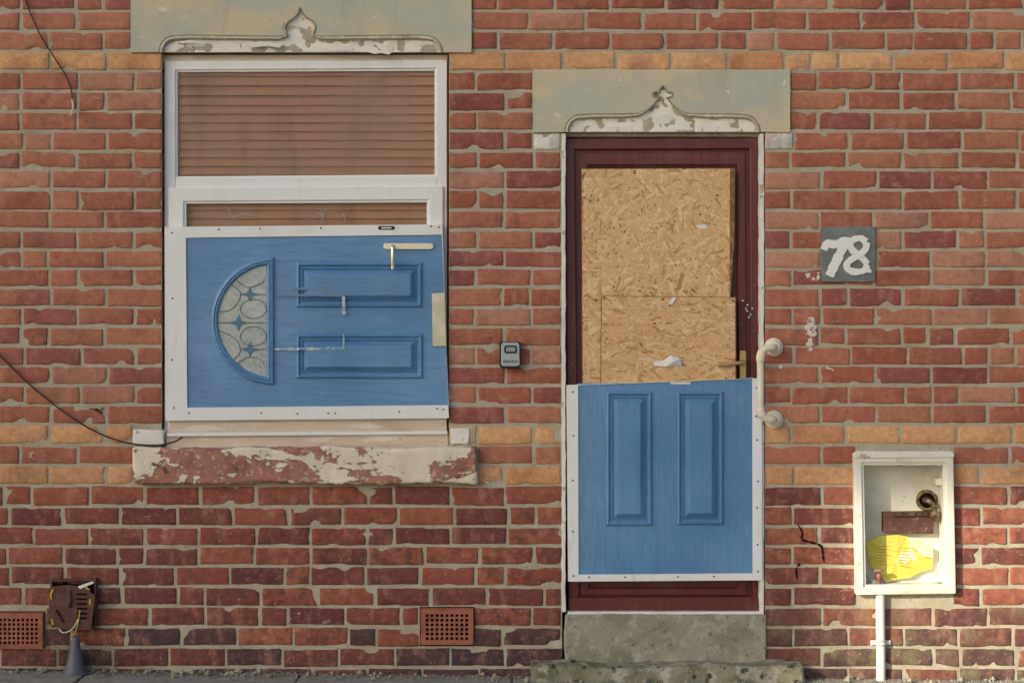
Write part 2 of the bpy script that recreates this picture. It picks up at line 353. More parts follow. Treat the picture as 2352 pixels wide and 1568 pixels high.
# ---------------------------------------------------------------- brick wall
house=empty('brick_house')
rows=[-388,-342,-296,-250,-204,-158,-112,-66,-20,26,72,118,164,210,256,302,347,390,436,484,529,574,617,660,706,750,795,840,885,930,975,1022,1068,1115,1163,1209,1254,1300,1347,1393,1440,1487,1533,1578,1624]
YEL={118,975,1068}
XL,XR=-700,3050
block=[(300,1083,-60,120),(371,1031,118,1028),(1225,1815,160,303),(1291,1757,303,1640),(305,1098,1026,1112),
       (964,1090,1393,1483),(-12,104,1403,1488),(1968,2190,1045,1362),(118,218,1335,1436)]
V=[];F=[];C=[];G=[];MS=[]
def brick(x0,x1,y0,y1,col,grime,green_tint,side=False):
    nx=max(5,int((x1-x0)/8)); ny=6
    base=len(V); seed=R.random()*100
    tilt=(R.uniform(-1,1)*0.0022,R.uniform(-1,1)*0.0018,R.uniform(-0.0014,0.0012))
    rot=R.uniform(-1.3,1.3)
    w=(x1-x0)*S; h=(y1-y0)*S
    def seq(n,L):
        return [0,0.0016,0.0045]+[0.0045+(L-0.009)*k/(n-3) for k in range(1,n-3)]+[L-0.0045,L-0.0016,L]
    U=seq(nx,w); T=seq(ny,h)
    o=W(x0,y1); gx=len(U); gy=len(T)
    worn=R.uniform(0.4,1.7)
    for j,t in enumerate(T):
        for i,u in enumerate(U):
            ei=min(i,gx-1-i); ej=min(j,gy-1-j); e=min(ei,ej)
            x=o.x+u; z=o.z+t
            d={0:0.0085,1:0.0018,2:0.0002}.get(e,0.0)
            if ei<=1 and ej<=1: d+=0.002
            n1=nz(x*28+seed,z*28,seed); n2=nz(x*75,z*75,seed)
            n3=nz(x*16+seed,z*24+5,seed)
            if e<3:
                inx=(1 if i<gx/2 else -1) if ei<3 else 0; inz=(1 if j<gy/2 else -1) if ej<3 else 0
                m=0.0012*worn*n1+0.0012*n2+max(0,n3-0.27)*0.014*worn
                x+=inx*m; z+=inz*m
                d+=max(0,n3-0.27)*0.012*worn
            d+= -0.0010+0.0014*n1+0.0008*n2+max(0,n3-0.34)*0.008*worn
            cx=(u/w-0.5); cz=(t/h-0.5)
            d+=tilt[0]*cx+tilt[1]*cz+tilt[2]
            z+=cx*rot*0.003
            V.append((x,d,z)); C.append(col); G.append(grime); MS.append(green_tint)
    for j in range(gy-1):
        for i in range(gx-1):
            a=base+j*gx+i; F.append((a,a+1,a+gx+1,a+gx))
    ring=[base+i for i in range(gx)]+[base+j*gx+gx-1 for j in range(1,gy)]+[base+(gy-1)*gx+i for i in range(gx-2,-1,-1)]+[base+j*gx for j in range(gy-2,0,-1)]
    b2=len(V); dep=0.10 if side else 0.03
    for r in ring:
        p=V[r]; V.append((p[0],dep,p[2])); C.append(col); G.append(grime); MS.append(green_tint)
    n=len(ring)
    for k in range(n):
        q=(k+1)%n; F.append((ring[q],ring[k],b2+k,b2+q))
def lerp(a,b,t): return tuple(a[i]*(1-t)+b[i]*t for i in range(3))
def colour(xc,y):
    g=0.0; green_tint=0.0
    if y in YEL:
        c=lerp((0.70,0.38,0.17),(0.60,0.28,0.14),R.random()**1.5); c=lerp(c,(0.76,0.49,0.26),R.random()*0.6)
        if y==1068 and (xc>1750 or xc<310): c=lerp(c,(0.50,0.27,0.15),0.35)
    elif y<1115:
        k=R.random()
        c=lerp((0.37,0.120,0.082),(0.45,0.170,0.118),R.random())
        if k<0.14: c=lerp(c,(0.25,0.080,0.070),0.7)
        elif k<0.28: c=lerp(c,(0.51,0.23,0.14),0.7)
        elif k<0.36: c=lerp(c,(0.55,0.31,0.22),0.7)
        if xc<370: c=lerp(c,(0.46,0.20,0.13),0.3)
        v=nz(xc*0.003,y*0.004,3); c=tuple(q*(1+0.22*v) for q in c); g=max(0,R.uniform(-0.4,0.28))
    else:
        t=min(1,max(0,(y-1115)/420)); k=R.random()
        c=lerp((0.28,0.082,0.058),(0.38,0.135,0.082),R.random())
        if k<0.38+0.2*t: c=lerp(c,(0.15,0.052,0.055),R.uniform(0.4,0.9))
        if R.random()<max(0,(t-0.6))*2.1: c=lerp(c,(0.075,0.052,0.062),0.85)
        g=min(0.95,max(0,0.12+R.uniform(-0.2,0.45)+0.4*t))
        if xc>1740:
            if y>1380:
                green_tint=R.uniform(0.2,0.8); c=lerp(c,(0.14,0.09,0.08),0.4)  # yellow-green tint, random per brick, on the lower right courses
    return c,g,green_tint
def fill(a,b,y,y2,ri,anchor):
    L=b-a; ST=128
    if L<36: ws=[L]
    else:
        ws=[]; rem=L
        first=True
        while rem>1:
            w=(63 if (ri%2==0) else ST) if first else (63 if R.random()<0.13 else ST)
            w+=R.uniform(-4,4); first=False
            if rem<w+30:
                if rem>160: ws+= [rem*0.66,rem*0.34]
                else: ws.append(rem)
                rem=0
            else: ws.append(w); rem-=w
    if anchor=='R': ws=ws[::-1]
    x=a
    for k,w in enumerate(ws):
        j=R.uniform(2.2,4.6)
        c,g,m=colour(x+w/2,y)
        side=(k==0 and anchor=='L') or (k==len(ws)-1)
        dy=R.uniform(-1.4,1.4)
        xc=x+w/2
        if y==302 and (1220<xc<1290 or 1757<xc<1826): c=(0.78,0.78,0.73); g=0
        if y==975 and 1032<xc<1098: c=(0.60,0.48,0.30)
        brick(x+(0.5 if k==0 and anchor!='N' else j),x+w-(0.5 if k==len(ws)-1 and anchor=='R' else j),y+R.uniform(1.8,3.6)+dy,y2-R.uniform(2.8,5.4)+dy,c,g,m,side)
        x+=w
for ri in range(len(rows)-1):
    y,y2=rows[ri],rows[ri+1]
    spans=[(XL,XR)]
    for bx0,bx1,by0,by1 in block:
        ov=min(y2,by1)-max(y,by0)
        if ov>14:
            ns=[]
            for a,b in spans:
                if bx1<=a or bx0>=b: ns.append((a,b)); continue
                if bx0>a: ns.append((a,bx0))
                if bx1<b: ns.append((bx1,b))
            spans=ns
    if y==975: spans=[(a,(b if b!=371 else 302)) for a,b in spans]
    if y==302:
        ns=[]
        for a,b in spans:
            if a<1225<b: ns+=[(a,1225),(1225,b)]
            elif a<1825<b: ns+=[(a,1825),(1825,b)]
            else: ns.append((a,b))
        spans=ns
    for a,b in spans:
        anchor='R' if (a==XL and b<1300) else 'L'
        if b-a<8: continue
        fill(a,b,y,y2,ri,anchor)
mesh('wall_bricks',V,F,M_brick,house,smooth=True,cols=C,attrs={'Grime':G,'Moss':MS})
holes=[(371,1031,120,1028),(1291,1757,303,1640),(964,1090,1393,1483),(-12,104,1403,1488),(1968,2190,1045,1362),(118,218,1335,1436)]
cell=6.5; nx=int((XR-XL)/cell); y0m,y1m=-388,1640; ny=int((y1m-y0m)/cell)
V=[];F=[]
xs=sorted(set([XL+i*cell for i in range(nx+1)]+[h[k] for h in holes for k in (0,1)]))
ys=sorted(set([y0m+i*cell for i in range(ny+1)]+[h[k] for h in holes for k in (2,3)]))
for yy in ys:
    for xx in xs:
        p=W(xx,yy); n=nz(p.x*22,p.z*22,1)+0.6*nz(p.x*60,p.z*60,2)
        V.append((p.x,0.0042+0.0024*n,p.z))
g=len(xs)
for j in range(len(ys)-1):
    cy=(ys[j]+ys[j+1])/2
    hh=[h for h in holes if h[2]<cy<h[3]]
    for i in range(g-1):
        cx=(xs[i]+xs[i+1])/2
        if any(h[0]<cx<h[1] for h in hh): continue
        a=j*g+i; F.append((a,a+g,a+g+1,a+1))
mesh('mortar',V,F,M_mortar,house,smooth=True)
for n,(a,b,c,d) in {'window_reveal_left':(320,369,120,1028),'window_reveal_right':(1033,1080,120,1028),'door_reveal_left':(1240,1288,303,1640),'door_reveal_right':(1760,1800,303,1640),
   'window_reveal_bottom':(320,1080,1030,1100)}.items():
    prism(n,rect(a,c,b,d),0.02,0.34,M_mortar,house)
prism('inner_wall',rect(XL,-388,XR,1640),0.345,0.40,M_dark,house)  # added black backing, blocks light behind the wall openings
o=mesh('upper_wall',[(-4,0.0,ZC+(784+388)*S),(4.2,0.0,ZC+(784+388)*S),(4.2,0.4,ZC+(784+388)*S),(-4,0.4,ZC+(784+388)*S),(-4,0.0,6.2),(4.2,0.0,6.2),(4.2,0.4,6.2),(-4,0.4,6.2)],
  [(0,1,2,3),(4,5,6,7),(0,1,5,4),(1,2,6,5),(2,3,7,6),(3,0,4,7)],M_terra,house); fixn(o)

# ---------------------------------------------------------------- lintels
def lintel(pre,x0,y0,x1,y1,contour,cx,hw):
    poly=[(x0,y0),(x1,y0),(x1,y1)]+[p for p in reversed(contour)]+[(x0,y1)]
    n=len(poly)
    fr=[W(x,y,-0.012) for x,y in poly]
    v=fr+[Vector((p.x,0.02,p.z)) for p in fr]
    tri=tessellate_polygon([[Vector((p.x,p.z,0)) for p in fr]])
    f=[tuple(t) for t in tri]
    for i in range(n):
        j=(i+1)%n
        f.append((i,j,j+n,i+n))
    fixn(mesh(pre+'_face',v,f,M_lintel,house))
    prof=[(0,-0.0115),(1.5,-0.006),(3.5,-0.015),(7,-0.0175),(9,-0.013),(10.5,-0.001),(12.5,0.0035),(15,0.0035)]
    rings=[]
    for d,dep in prof:
        def df(p):
            q=abs(p[0]-cx); k=0.32 if q<hw*0.6 else (0.32+0.68*min(1,(q-hw*0.6)/(hw*0.6)))
            return d*k
        o=offs(contour,df,closed=False); o=[(x,min(y,y1)) for x,y in o]
        rings.append([(x,y,dep) for x,y in o])
    loft(pre+'_moulding',rings,M_mould,house,cap=False,closed=False,smooth=False)
    p3=[W(x,y,0.003) for x,y in contour]
    tri=tessellate_polygon([[Vector((p.x,p.z,0)) for p in p3]])
    o=mesh(pre+'_field',p3,[tuple(t) for t in tri],M_flake,house)
    bm=bmesh.new(); bm.from_mesh(o.data)
    for ax,(lo,hi) in ((0,(W(x0,0).x,W(x1,0).x)),(2,(W(0,y1).z,W(0,y0).z))):
        k=lo
        while k<hi:
            no=[0,0,0]; no[ax]=1; co_=[0,0,0]; co_[ax]=k
            bmesh.ops.bisect_plane(bm,geom=bm.verts[:]+bm.edges[:]+bm.faces[:],plane_co=co_,plane_no=no); k+=0.012
    for vv in bm.verts:
        p=vv.co
        vv.co.y+=0.005*nz(p.x*18,p.z*25,3)+0.003*nz(p.x*50,p.z*50,5)
    for ff in bm.faces: ff.smooth=True
    bmesh.ops.recalc_face_normals(bm,faces=bm.faces)
    bm.to_mesh(o.data); bm.free()
    prism(pre+'_soffit_block',rect(x0+4,y0+4,x1-4,y1-1),0.0125,0.30,M_mould,house)
def arc(cx,cy,rx,ry,a0,a1,n):
    return [(cx+rx*math.cos(math.radians(a0+(a1-a0)*k/n)),cy-ry*math.sin(math.radians(a0+(a1-a0)*k/n))) for k in range(n+1)]
cw=arc(400,120,36,38,180,95,7)+[(430,80),(520,81),(600,82),(640,83),(654,80),(652,73),(648,66),(651,56),(660,47),(672,40),(681,30),(689,15)]
cwr=[(697,30),(706,40),(718,47),(726,56),(728,66),(724,73),(722,80),(736,83),(780,82),(860,81),(960,80)]+arc(982,120,36,38,85,0,7)
lintel('window_lintel',300,-66,1083,121,cw+cwr,689,45)
cd=arc(1333,303,37,40,180,95,7)+[(1370,261),(1430,261),(1464,260),(1480,254),(1492,245),(1502,235),(1509,226),(1499,224),(1496,216),(1502,209),(1511,210),(1514,201),(1522,195)]
cdr=[(1530,201),(1533,210),(1542,209),(1548,216),(1545,224),(1535,226),(1542,235),(1552,245),(1564,254),(1580,260),(1620,261),(1680,261)]+arc(1711,303,37,40,85,0,7)
lintel('door_lintel',1225,160,1815,304,cd+cdr,1522,60)
for k,(a,b,c,d) in enumerate([(400,96,470,101),(560,99,650,110),(740,114,830,120),(840,118,900,126)]):
    prism('paint_flake_%d'%k,[(a,b),(a+(c-a)*0.5,b-3),(c,b+3),(c-8,d),(a+(c-a)*0.6,d-4),(a+20,d-1)],-0.019-0.001*k,-0.0175-0.001*k,M_flake,house)

# ---------------------------------------------------------------- window
Fd=0.035
prism('window_head_trim',rect(374,126,1028,141),Fd+0.006,0.12,M_beige,house,0.002)  # beige strip under the lintel, the lintel's shade put into its colour
frame('window_outer_frame',[(377,140),(1027,138),(1027,1000),(377,1000)],[(403,161),(1002,157),(1003,985),(403,985)],Fd,0.11,M_white,house,0.004)
frame('top_bead',[(402,160),(1004,156),(1004,406),(402,410)],[(408,166),(998,163),(998,401),(408,405)],Fd+0.008,0.10,M_white,house,0.002)
prism('transom',[(403,409),(1004,404),(1004,431),(403,434)],Fd-0.002,0.10,M_white,house,0.004)
frame('lower_sash',[(386,431),(1018,427),(1020,985),(386,985)],[(422,463),(985,459),(986,960),(422,960)],Fd-0.016,0.09,M_white,house,0.005)
frame('lower_sash_bead',[(421,462),(986,458),(986,962),(421,962)],[(428,468),(980,465),(980,950),(428,950)],Fd-0.008,0.06,M_white,house,0.002)
def quad(name,pl,d,mat,parent): return mesh(name,[W(x,y,d) for x,y in pl],[(0,3,2,1)],mat,parent)
quad('upper_glass',rect(405,160,1001,408),0.054,M_glass,house)
quad('lower_glass',rect(424,462,984,960),0.048,M_glass,house)
V=[];F=[]
y=150
while y<560:
    b=len(V); nn=12
    for i in range(nn+1):
        x=395+i*(1012-395)/nn
        sag=1.4*nz(x*0.01,y*0.05,4)
        for k in range(6):
            t=k/5; V.append(W(x,y+t*24+sag,0.092-0.024*t-0.006*math.sin(t*math.pi)))
    for i in range(nn):
        for k in range(5):
            a=b+i*6+k; F.append((a,a+1,a+7,a+6))
    y+=22.5 if y<200 else 20
mesh('window_blind',V,F,M_blind,house,smooth=True)
for x in (470,700,940): tube('blind_cord_%d'%x,[(x,150,0.060),(x,560,0.060)],0.0007,M_blind,house,seg=5,n=2)
for k,p in enumerate([[(522,476),(535,500),(528,515)],[(535,500),(560,490),(590,498)],[(735,478),(742,495),(738,515)],[(742,492),(752,480)],[(740,495),(728,488)],[(780,512),(788,488),(793,512)]]):
    ribbon('glass_crack_%d'%k,p,1.3,0.0465,M_grey,house,n=3,jit=0.6)
prism('window_bottom_rail',[(388,964),(1026,958),(1027,992),(388,997)],0.004,0.10,M_beige,house,0.004)
prism('window_subsill',[(380,998),(1030,993),(1031,1027),(380,1029)],0.012,0.12,M_beige,house,0.005)
prism('subsill_nosing',[(384,994),(1028,990),(1028,997),(384,1002)],-0.006,0.05,M_white,house,0.002)
rough_box('stone_sill',306,1027,1097,1112,-0.055,0.1,M_sill,house,cell=0.014,amp=0.013,freq=7,bw=0.016)
rough_box('sill_end_block_left',304,987,376,1023,-0.014,0.05,M_whitemason,house,cell=0.015,amp=0.004,freq=18,bw=0.006)
rough_box('sill_end_block_right',1036,983,1078,1019,-0.008,0.03,M_whitemason,house,cell=0.015,amp=0.005,freq=22,bw=0.006)

# ---------------------------------------------------------------- blue door half fixed over window
wp=empty('blue_door_panel')
frame('edge_trim',[(378,521),(1016,515),(1031,960),(380,966)],[(427,546),(1015,539),(1030.4,930),(430,936)],-0.018,0.016,M_white,wp,0.003)
prism('door_skin',[(425,544),(1015,537),(1029.5,931),(428,938)],-0.011,0.010,M_blueH,wp)
def rrect(x0,y0,x1,y1,o): return [(x0+o,y0+o),(x1-o,y0+o),(x1-o,y1-o),(x0+o,y1-o)]
def panel(name,x0,y0,x1,y1,d,mat,parent):
    pr=[(0,0.0),(2,-0.010),(5,-0.013),(8,-0.008),(10,-0.001),(13,-0.0005),(15,-0.007),(17,-0.0012),(27,-0.020),(28,-0.0205)]
    rings=[[(x,y,d+dep) for x,y in rrect(x0,y0,x1,y1,o)] for o,dep in pr]
    return loft(name,rings,mat,parent)
panel('raised_moulding_1',680,602,970,706,-0.011,M_blueH,wp)
panel('raised_moulding_2',680,766,971,869,-0.011,M_blueH,wp)
def dshape(cx,cy,r,o,n=28):
    rr=r-o; x=cx-o
    y_=-math.sqrt(max(0,rr*rr-(x-cx)**2))
    a0=math.degrees(math.atan2(-y_,x-cx)); a1=360-a0
    return [(cx+rr*math.cos(math.radians(a0+(a1-a0)*k/n)),cy-rr*math.sin(math.radians(a0+(a1-a0)*k/n))) for k in range(n+1)]
cx,cy,rr=630,737,147
pr=[(0,0),(3,-0.014),(7,-0.017),(9,-0.011),(12,-0.015),(15,-0.011),(18,-0.001)]
rings=[[(x,y,-0.011+dep) for x,y in dshape(cx,cy,rr,o)] for o,dep in pr]
loft('half_round_light',rings,M_blueH,wp,capmat=M_paneg)
gd=-0.0138
def conc(cx0,cy0,w,h,n=5):
    pts=[];c=[(0,-h),(w,0),(0,h),(-w,0)]
    for q in range(4):
        a=c[q];b=c[(q+1)%4]
        for k in range(n):
            t=k/n; x=a[0]*(1-t)+b[0]*t; y=a[1]*(1-t)+b[1]*t; s=1-0.75*math.sin(t*math.pi)*0.62
            pts.append((cx0+x*s,cy0+y*s))
    return pts
for k,(x,y,w,h) in enumerate([(574,676,24,17),(548,741,22,20),(574,802,22,18)]):
    prism('blue_diamond_%d'%k,conc(x,y,w,h),gd-0.001,gd+0.002,M_paneb,wp)
def lead(name,pts,r=0.0014): tube(name,[(x,y,gd-0.0008) for x,y in pts],r,M_lead,wp,seg=6,n=6)
def oval(x,y,w,h,n=14): return [(x+w*math.cos(2*math.pi*k/n),y+h*math.sin(2*math.pi*k/n)) for k in range(n+1)]
lead('lead_oval_1',oval(582,709,30,22)); lead('lead_oval_2',oval(582,772,30,22))
lead('lead_curve_1',[(533,655),(552,672),(545,695),(528,712),(505,716)])
lead('lead_curve_2',[(500,758),(525,768),(545,785),(552,806),(536,826)])
lead('lead_curve_3',[(545,645),(570,660),(600,650),(607,640)])
lead('lead_curve_4',[(545,835),(570,820),(600,826),(607,838)])
lead('lead_line_1',[(498,741),(528,741)]); lead('lead_line_2',[(568,741),(610,741)])
lead('lead_line_5',[(596,676),(610,676)]); lead('lead_line_6',[(594,802),(610,802)])
prism('handle_backplate',[(881,561),(886,558),(990,558),(996,562),(996,569),(990,573),(886,573),(881,570)],-0.019,-0.010,M_chrome,wp,0.002)
tube('lever_handle',[(902,566,-0.02),(902,566,-0.05),(902,574,-0.055),(902,592,-0.056),(902,612,-0.054),(902,618,-0.054)],0.0085,M_chrome,wp,n=5)
prism('latch_slot',[(868,522),(872,519),(903,519),(907,522),(907,526),(903,528),(872,528),(868,526)],-0.0195,-0.017,M_black,wp,0.0008)
prism('latch_slot_face',rect(876,522,899,525),-0.021,-0.019,M_white,wp)
prism('latch_keep_strip',[(992,674),(1021,672),(1026,794),(994,795)],-0.016,-0.010,M_strip,wp,0.001)
ribbon('tape_mark_1',[(629,802),(680,801),(740,801),(794,799)],6,-0.0325,M_tape,wp,jit=0.5)
ribbon('tape_mark_2',[(789,680),(790,722)],7,-0.0328,M_tape,wp,jit=0.5)
ribbon('tape_mark_3',[(789,766),(790,803)],4,-0.0332,M_tape,wp,jit=0.5)
ribbon('tape_mark_4',[(632,678),(700,678),(792,679)],5,-0.0335,M_tapeb,wp,jit=0.6)
ribbon('tape_mark_5',[(672,663),(750,663)],6,-0.0322,M_tapeb,wp,jit=0.6)
screws('panel_screws',[(395,535),(502,527),(597,525),(737,524),(990,520),(1008,522),(396,685),(395,826),(399,936),(434,948),(600,948),(683,950),(754,949),(770,949),(917,945),(1004,938),(1018,940)],-0.0185,wp)
screws('face_screws',[(594,606),(598,842),(905,836)],-0.031,wp,r=0.003)

# ---------------------------------------------------------------- front door
dd=0.045
frame('door_frame',[(1296,314),(1746,312),(1750,1402),(1304,1402)],[(1335,386),(1695,386),(1700,1360),(1337,1360)],dd+0.02,0.14,M_maroon,house,0.004)
frame('door_frame_outer_bead',[(1299,317),(1743,315),(1747,1400),(1306,1400)],[(1320,344),(1722,342),(1728,1372),(1330,1372)],dd,0.10,M_maroon,house,0.005)
frame('door_sash_bead',[(1331,350),(1712,348),(1716,1366),(1334,1366)],[(1350,380),(1694,380),(1696,1350),(1352,1350)],dd+0.008,0.10,M_maroon,house,0.005)
prism('door_leaf',rect(1340,372,1700,1365),dd+0.03,0.13,M_maroon,house)
prism('door_threshold',[(1306,1372),(1748,1370),(1749,1403),(1306,1405)],dd-0.02,0.12,M_maroon,house,0.004)
prism('threshold_strip',rect(1304,1404,1754,1410),-0.004,0.1,M_white,house,0.001)
rough_box('reveal_paint_left',1290,306,1299,1405,-0.002,0.06,M_whitemason,house,cell=0.02,amp=0.003,freq=20,bw=0.002)
rough_box('reveal_paint_right',1745,306,1755,1405,-0.002,0.06,M_whitemason,house,cell=0.02,amp=0.003,freq=20,bw=0.002)
prism('door_head_gap',rect(1300,304,1745,314),0.05,0.1,M_mould,house)
rough_box('concrete_riser',1297,1410,1761,1532,-0.012,0.3,M_concrete,house,cell=0.02,amp=0.006,freq=10,bw=0.01)
rough_box('doorstep',1221,1529,1848,1600,-0.13,0.1,M_moss,house,cell=0.02,amp=0.014,freq=8,bw=0.02)

def clip(poly,cl):
    out=poly
    n=len(cl)
    for i in range(n):
        a=cl[i];b=cl[(i+1)%n]; inp=out; out=[]
        if not inp: break
        def ins(p): return (b[0]-a[0])*(p[1]-a[1])-(b[1]-a[1])*(p[0]-a[0])>=0
        for k in range(len(inp)):
            p=inp[k-1];q=inp[k]
            ip,iq=ins(p),ins(q)
            if ip!=iq:
                dx,dy=q[0]-p[0],q[1]-p[1]; ex,ey=b[0]-a[0],b[1]-a[1]
                den=ex*dy-ey*dx
                t=(ex*(a[1]-p[1])-ey*(a[0]-p[0]))/den if den else 0
                out.append((p[0]+dx*t,p[1]+dy*t))
            if iq: out.append(q)
    return out
def osb(corners,d,count,seed,tone,big,horiz):
    e=empty('osb_board'); r=random.Random(seed)
    prism('board_core',corners,d,d+0.014,M_edge,e)
    V=[];F=[];C=[]
    X0=min(p[0] for p in corners);X1=max(p[0] for p in corners);Y0=min(p[1] for p in corners);Y1=max(p[1] for p in corners)
    inner=[(x+(1.6 if x<(X0+X1)/2 else -1.6),y+(1.6 if y<(Y0+Y1)/2 else -1.6)) for x,y in corners]
    for i in range(count):
        cx=r.uniform(X0,X1);cy=r.uniform(Y0,Y1); l=r.uniform(12,56)*big;w=r.uniform(2.0,12)*(0.5+0.5*r.random())*big
        an=r.gauss(0,0.6) if horiz else r.uniform(0,math.pi)
        ca,sa=math.cos(an),math.sin(an); sk=r.uniform(-5,5)
        pl=[(-l/2,-w/2),(l/2+sk,-w/2*r.uniform(.2,1)),(l/2,w/2*r.uniform(.4,1)),(-l/2+sk,w/2)]
        pl=[(cx+x*ca-y*sa,cy+x*sa+y*ca) for x,y in pl]
        pl=clip(pl,inner)
        if len(pl)<3: continue
        k=r.random()
        c=lerp((0.68,0.42,0.195),(0.77,0.54,0.29),r.random())
        if k<0.15: c=lerp(c,(0.48,0.26,0.11),r.uniform(.4,1))
        elif k>0.84: c=lerp(c,(0.83,0.65,0.41),0.8)
        c=tuple(c[q]*tone[q] for q in range(3))
        dep=d-0.0004-0.0012*i/count; tx=r.uniform(-.01,.01)*0.8; ty=r.uniform(-.01,.01)
        b=len(V)
        for x,y in pl:
            V.append(W(x,y,dep+((x-cx)*tx+(y-cy)*ty)*S)); C.append(c)
        F.append(tuple(range(b,b+len(pl))))
    me=mesh('strands',V,F,M_osb,e,cols=C); fixn(me)
    return e
b1=osb([(1335,387),(1688,386),(1686,560),(1677,690),(1676,882),(1337,882)],0.026,5200,1,(1,1,1),1.0,False)
b2=osb([(1381,679),(1690,682),(1691,876),(1379,884)],-0.002,2600,2,(0.97,0.94,0.95),0.9,True)
screws('board_screws',[(1344,398),(1410,524),(1680,398),(1437,722),(1430,676)],0.024,b1)
screws('board_screws',[(1388,686),(1538,702),(1394,778),(1456,838),(1570,838),(1683,690),(1668,868)],-0.004,b2)
prism('torn_paper_1',[(1595,517),(1622,516),(1623,525),(1608,526)],0.020,0.023,M_paper,b1)
prism('torn_paper_2',[(1546,682),(1553,684),(1545,698),(1534,700)],-0.010,-0.006,M_paper,b2)
v=[W(1500,832,-0.006),W(1522,828,-0.012),W(1540,816,-0.021),W(1563,822,-0.015),(W(1566,840,-0.007)),W(1530,842,-0.013),W(1503,840,-0.005),W(1548,830,-0.029)]
mesh('torn_paper_3',v,[(0,1,5,6),(1,2,7),(2,3,7),(3,4,7),(4,5,7),(5,1,7)],M_paper,b2)
dh=empty('door_handle')
prism('backplate',[(1699,809),(1702,805),(1711,805),(1714,809),(1714,870),(1699,870)],0.030,0.045,M_brass,dh,0.002)
tube('lever',[(1706,832,0.04),(1706,832,-0.014),(1698,833,-0.022),(1680,835,-0.022),(1660,837,-0.020),(1649,838,-0.020)],0.0085,M_brass,dh,n=5)
lathe('rose',[(0.013,0.0),(0.013,-0.012),(0.01,-0.016)],W(1706,832,0.030),M_brass,dh)
screws('frame_fixings',[(1336,384),(1519,373),(1728,520),(1722,628),(1733,655),(1715,712),(1721,716),(1719,730),(1725,727),(1731,760),(1703,745),(1312,560),(1310,700),(1308,810),(1315,835),(1704,580)],0.043,house,r=0.004,mat=M_metal)
screws('frame_chips',[(1716,714),(1724,722),(1720,728),(1713,708),(1728,708),(1706,690),(1717,700)],0.041,house,r=0.004,mat=M_flake)

dp=empty('blue_door_panel')
frame('edge_trim',[(1301,884),(1750,868),(1751,1332),(1305,1335)],[(1328,884.5),(1728,869.5),(1729,1316),(1329,1319)],-0.014,0.02,M_white,dp,0.003)
prism('door_skin',[(1326,880),(1480,878.5),(1600,876),(1680,871),(1729,866),(1730,1318),(1327,1320)],-0.008,0.016,M_blueV,dp)
panel('raised_moulding_1',1392,898,1498,1207,-0.008,M_blueV,dp)
panel('raised_moulding_2',1555,898,1662,1205,-0.008,M_blueV,dp)
screws('panel_screws',[(1316,900),(1317,1000),(1316,1103),(1316,1220),(1317,1322),(1353,1325),(1436,1325),(1557,1324),(1640,1323),(1741,1312),(1740,1250),(1739,1165),(1741,1105),(1739,1010),(1737,955),(1738,890)],-0.0145,dp)
screws('top_screws',[(1380,884),(1430,884),(1600,881),(1700,876)],-0.0085,dp,r=0.003)
prism('paper_slip',[(1540,877),(1586,877),(1586,882),(1540,882)],-0.011,-0.006,M_paper,dp)

# ---------------------------------------------------------------- grab rail
gr=empty('grab_rail')
gp=[(1777,797,0.0),(1777,797,-0.05),(1773,798,-0.068),(1762,800,-0.075),(1751,806,-0.076),(1747,822,-0.076),(1747,860,-0.076),(1747,900,-0.076),(1747,940,-0.076),(1751,954,-0.076),(1762,961,-0.075),(1773,963,-0.068),(1777,963,-0.05),(1777,963,0.0)]
tube('rail',gp,0.0150,M_cream,gr,seg=18,n=6)
tube('collar_top',[(1752,805,-0.076),(1747,818,-0.076),(1747,830,-0.076)],0.0185,M_cream,gr,seg=18,n=4)
tube('collar_bottom',[(1747,932,-0.076),(1747,944,-0.076),(1752,955,-0.076)],0.0185,M_cream,gr,seg=18,n=4)
for k,y in enumerate((797,963)):
    lathe('flange_%d'%k,[(0.040,0.0),(0.040,-0.008),(0.036,-0.014),(0.028,-0.018),(0.022,-0.045)],W(1777,y,-0.002),M_cream,gr)
# ---------------------------------------------------------------- key safe
ks=empty('key_safe')
def rr_poly(x0,y0,x1,y1,r,n=4):
    o2=[]
    for cx_,cy_,a in ((x1-r,y0+r,0),(x0+r,y0+r,90),(x0+r,y1-r,180),(x1-r,y1-r,270)):
        for k in range(n+1):
            t=math.radians(a+90*k/n); o2.append((cx_+r*math.cos(t),cy_-r*math.sin(t)))
    return o2
prism('body',rr_poly(1147,784,1196,845,7),-0.042,0.0,M_black,ks,0.003)
prism('cover',[(1155,786),(1189,786),(1193,792),(1194,838),(1188,841),(1157,841),(1151,838),(1151,792)],-0.050,-0.041,M_grey,ks,0.003)
prism('dial_window',rr_poly(1158,793,1187,811,5),-0.0535,-0.049,M_black,ks,0.001)
for k in range(4): prism('dial_%d'%k,rect(1163+k*5.3,797,1167+k*5.3,807),-0.056,-0.053,M_grey,ks,0.0005)
def text(name,s,x,y,d,h,mat,parent,rot=0):
    cu=bpy.data.curves.new(name,'FONT'); cu.body=s; cu.size=h*S; cu.align_x='CENTER'; cu.align_y='CENTER'; cu.extrude=0.0002
    o=bpy.data.objects.new(name,cu); bpy.context.collection.objects.link(o); bpy.context.view_layer.update()
    me=bpy.data.meshes.new_from_object(o); bpy.data.objects.remove(o)
    o=bpy.data.objects.new(name,me); bpy.context.collection.objects.link(o); me.materials.clear(); me.materials.append(mat)
    me.transform(Matrix.Translation(W(x,y,d))@Matrix.Rotation(math.radians(90),4,'X')@Matrix.Rotation(rot,4,'Z'))
    o.parent=parent; return o
text('lettering','GRANEVA',1172.5,830,-0.0515,7.5,M_black,ks)

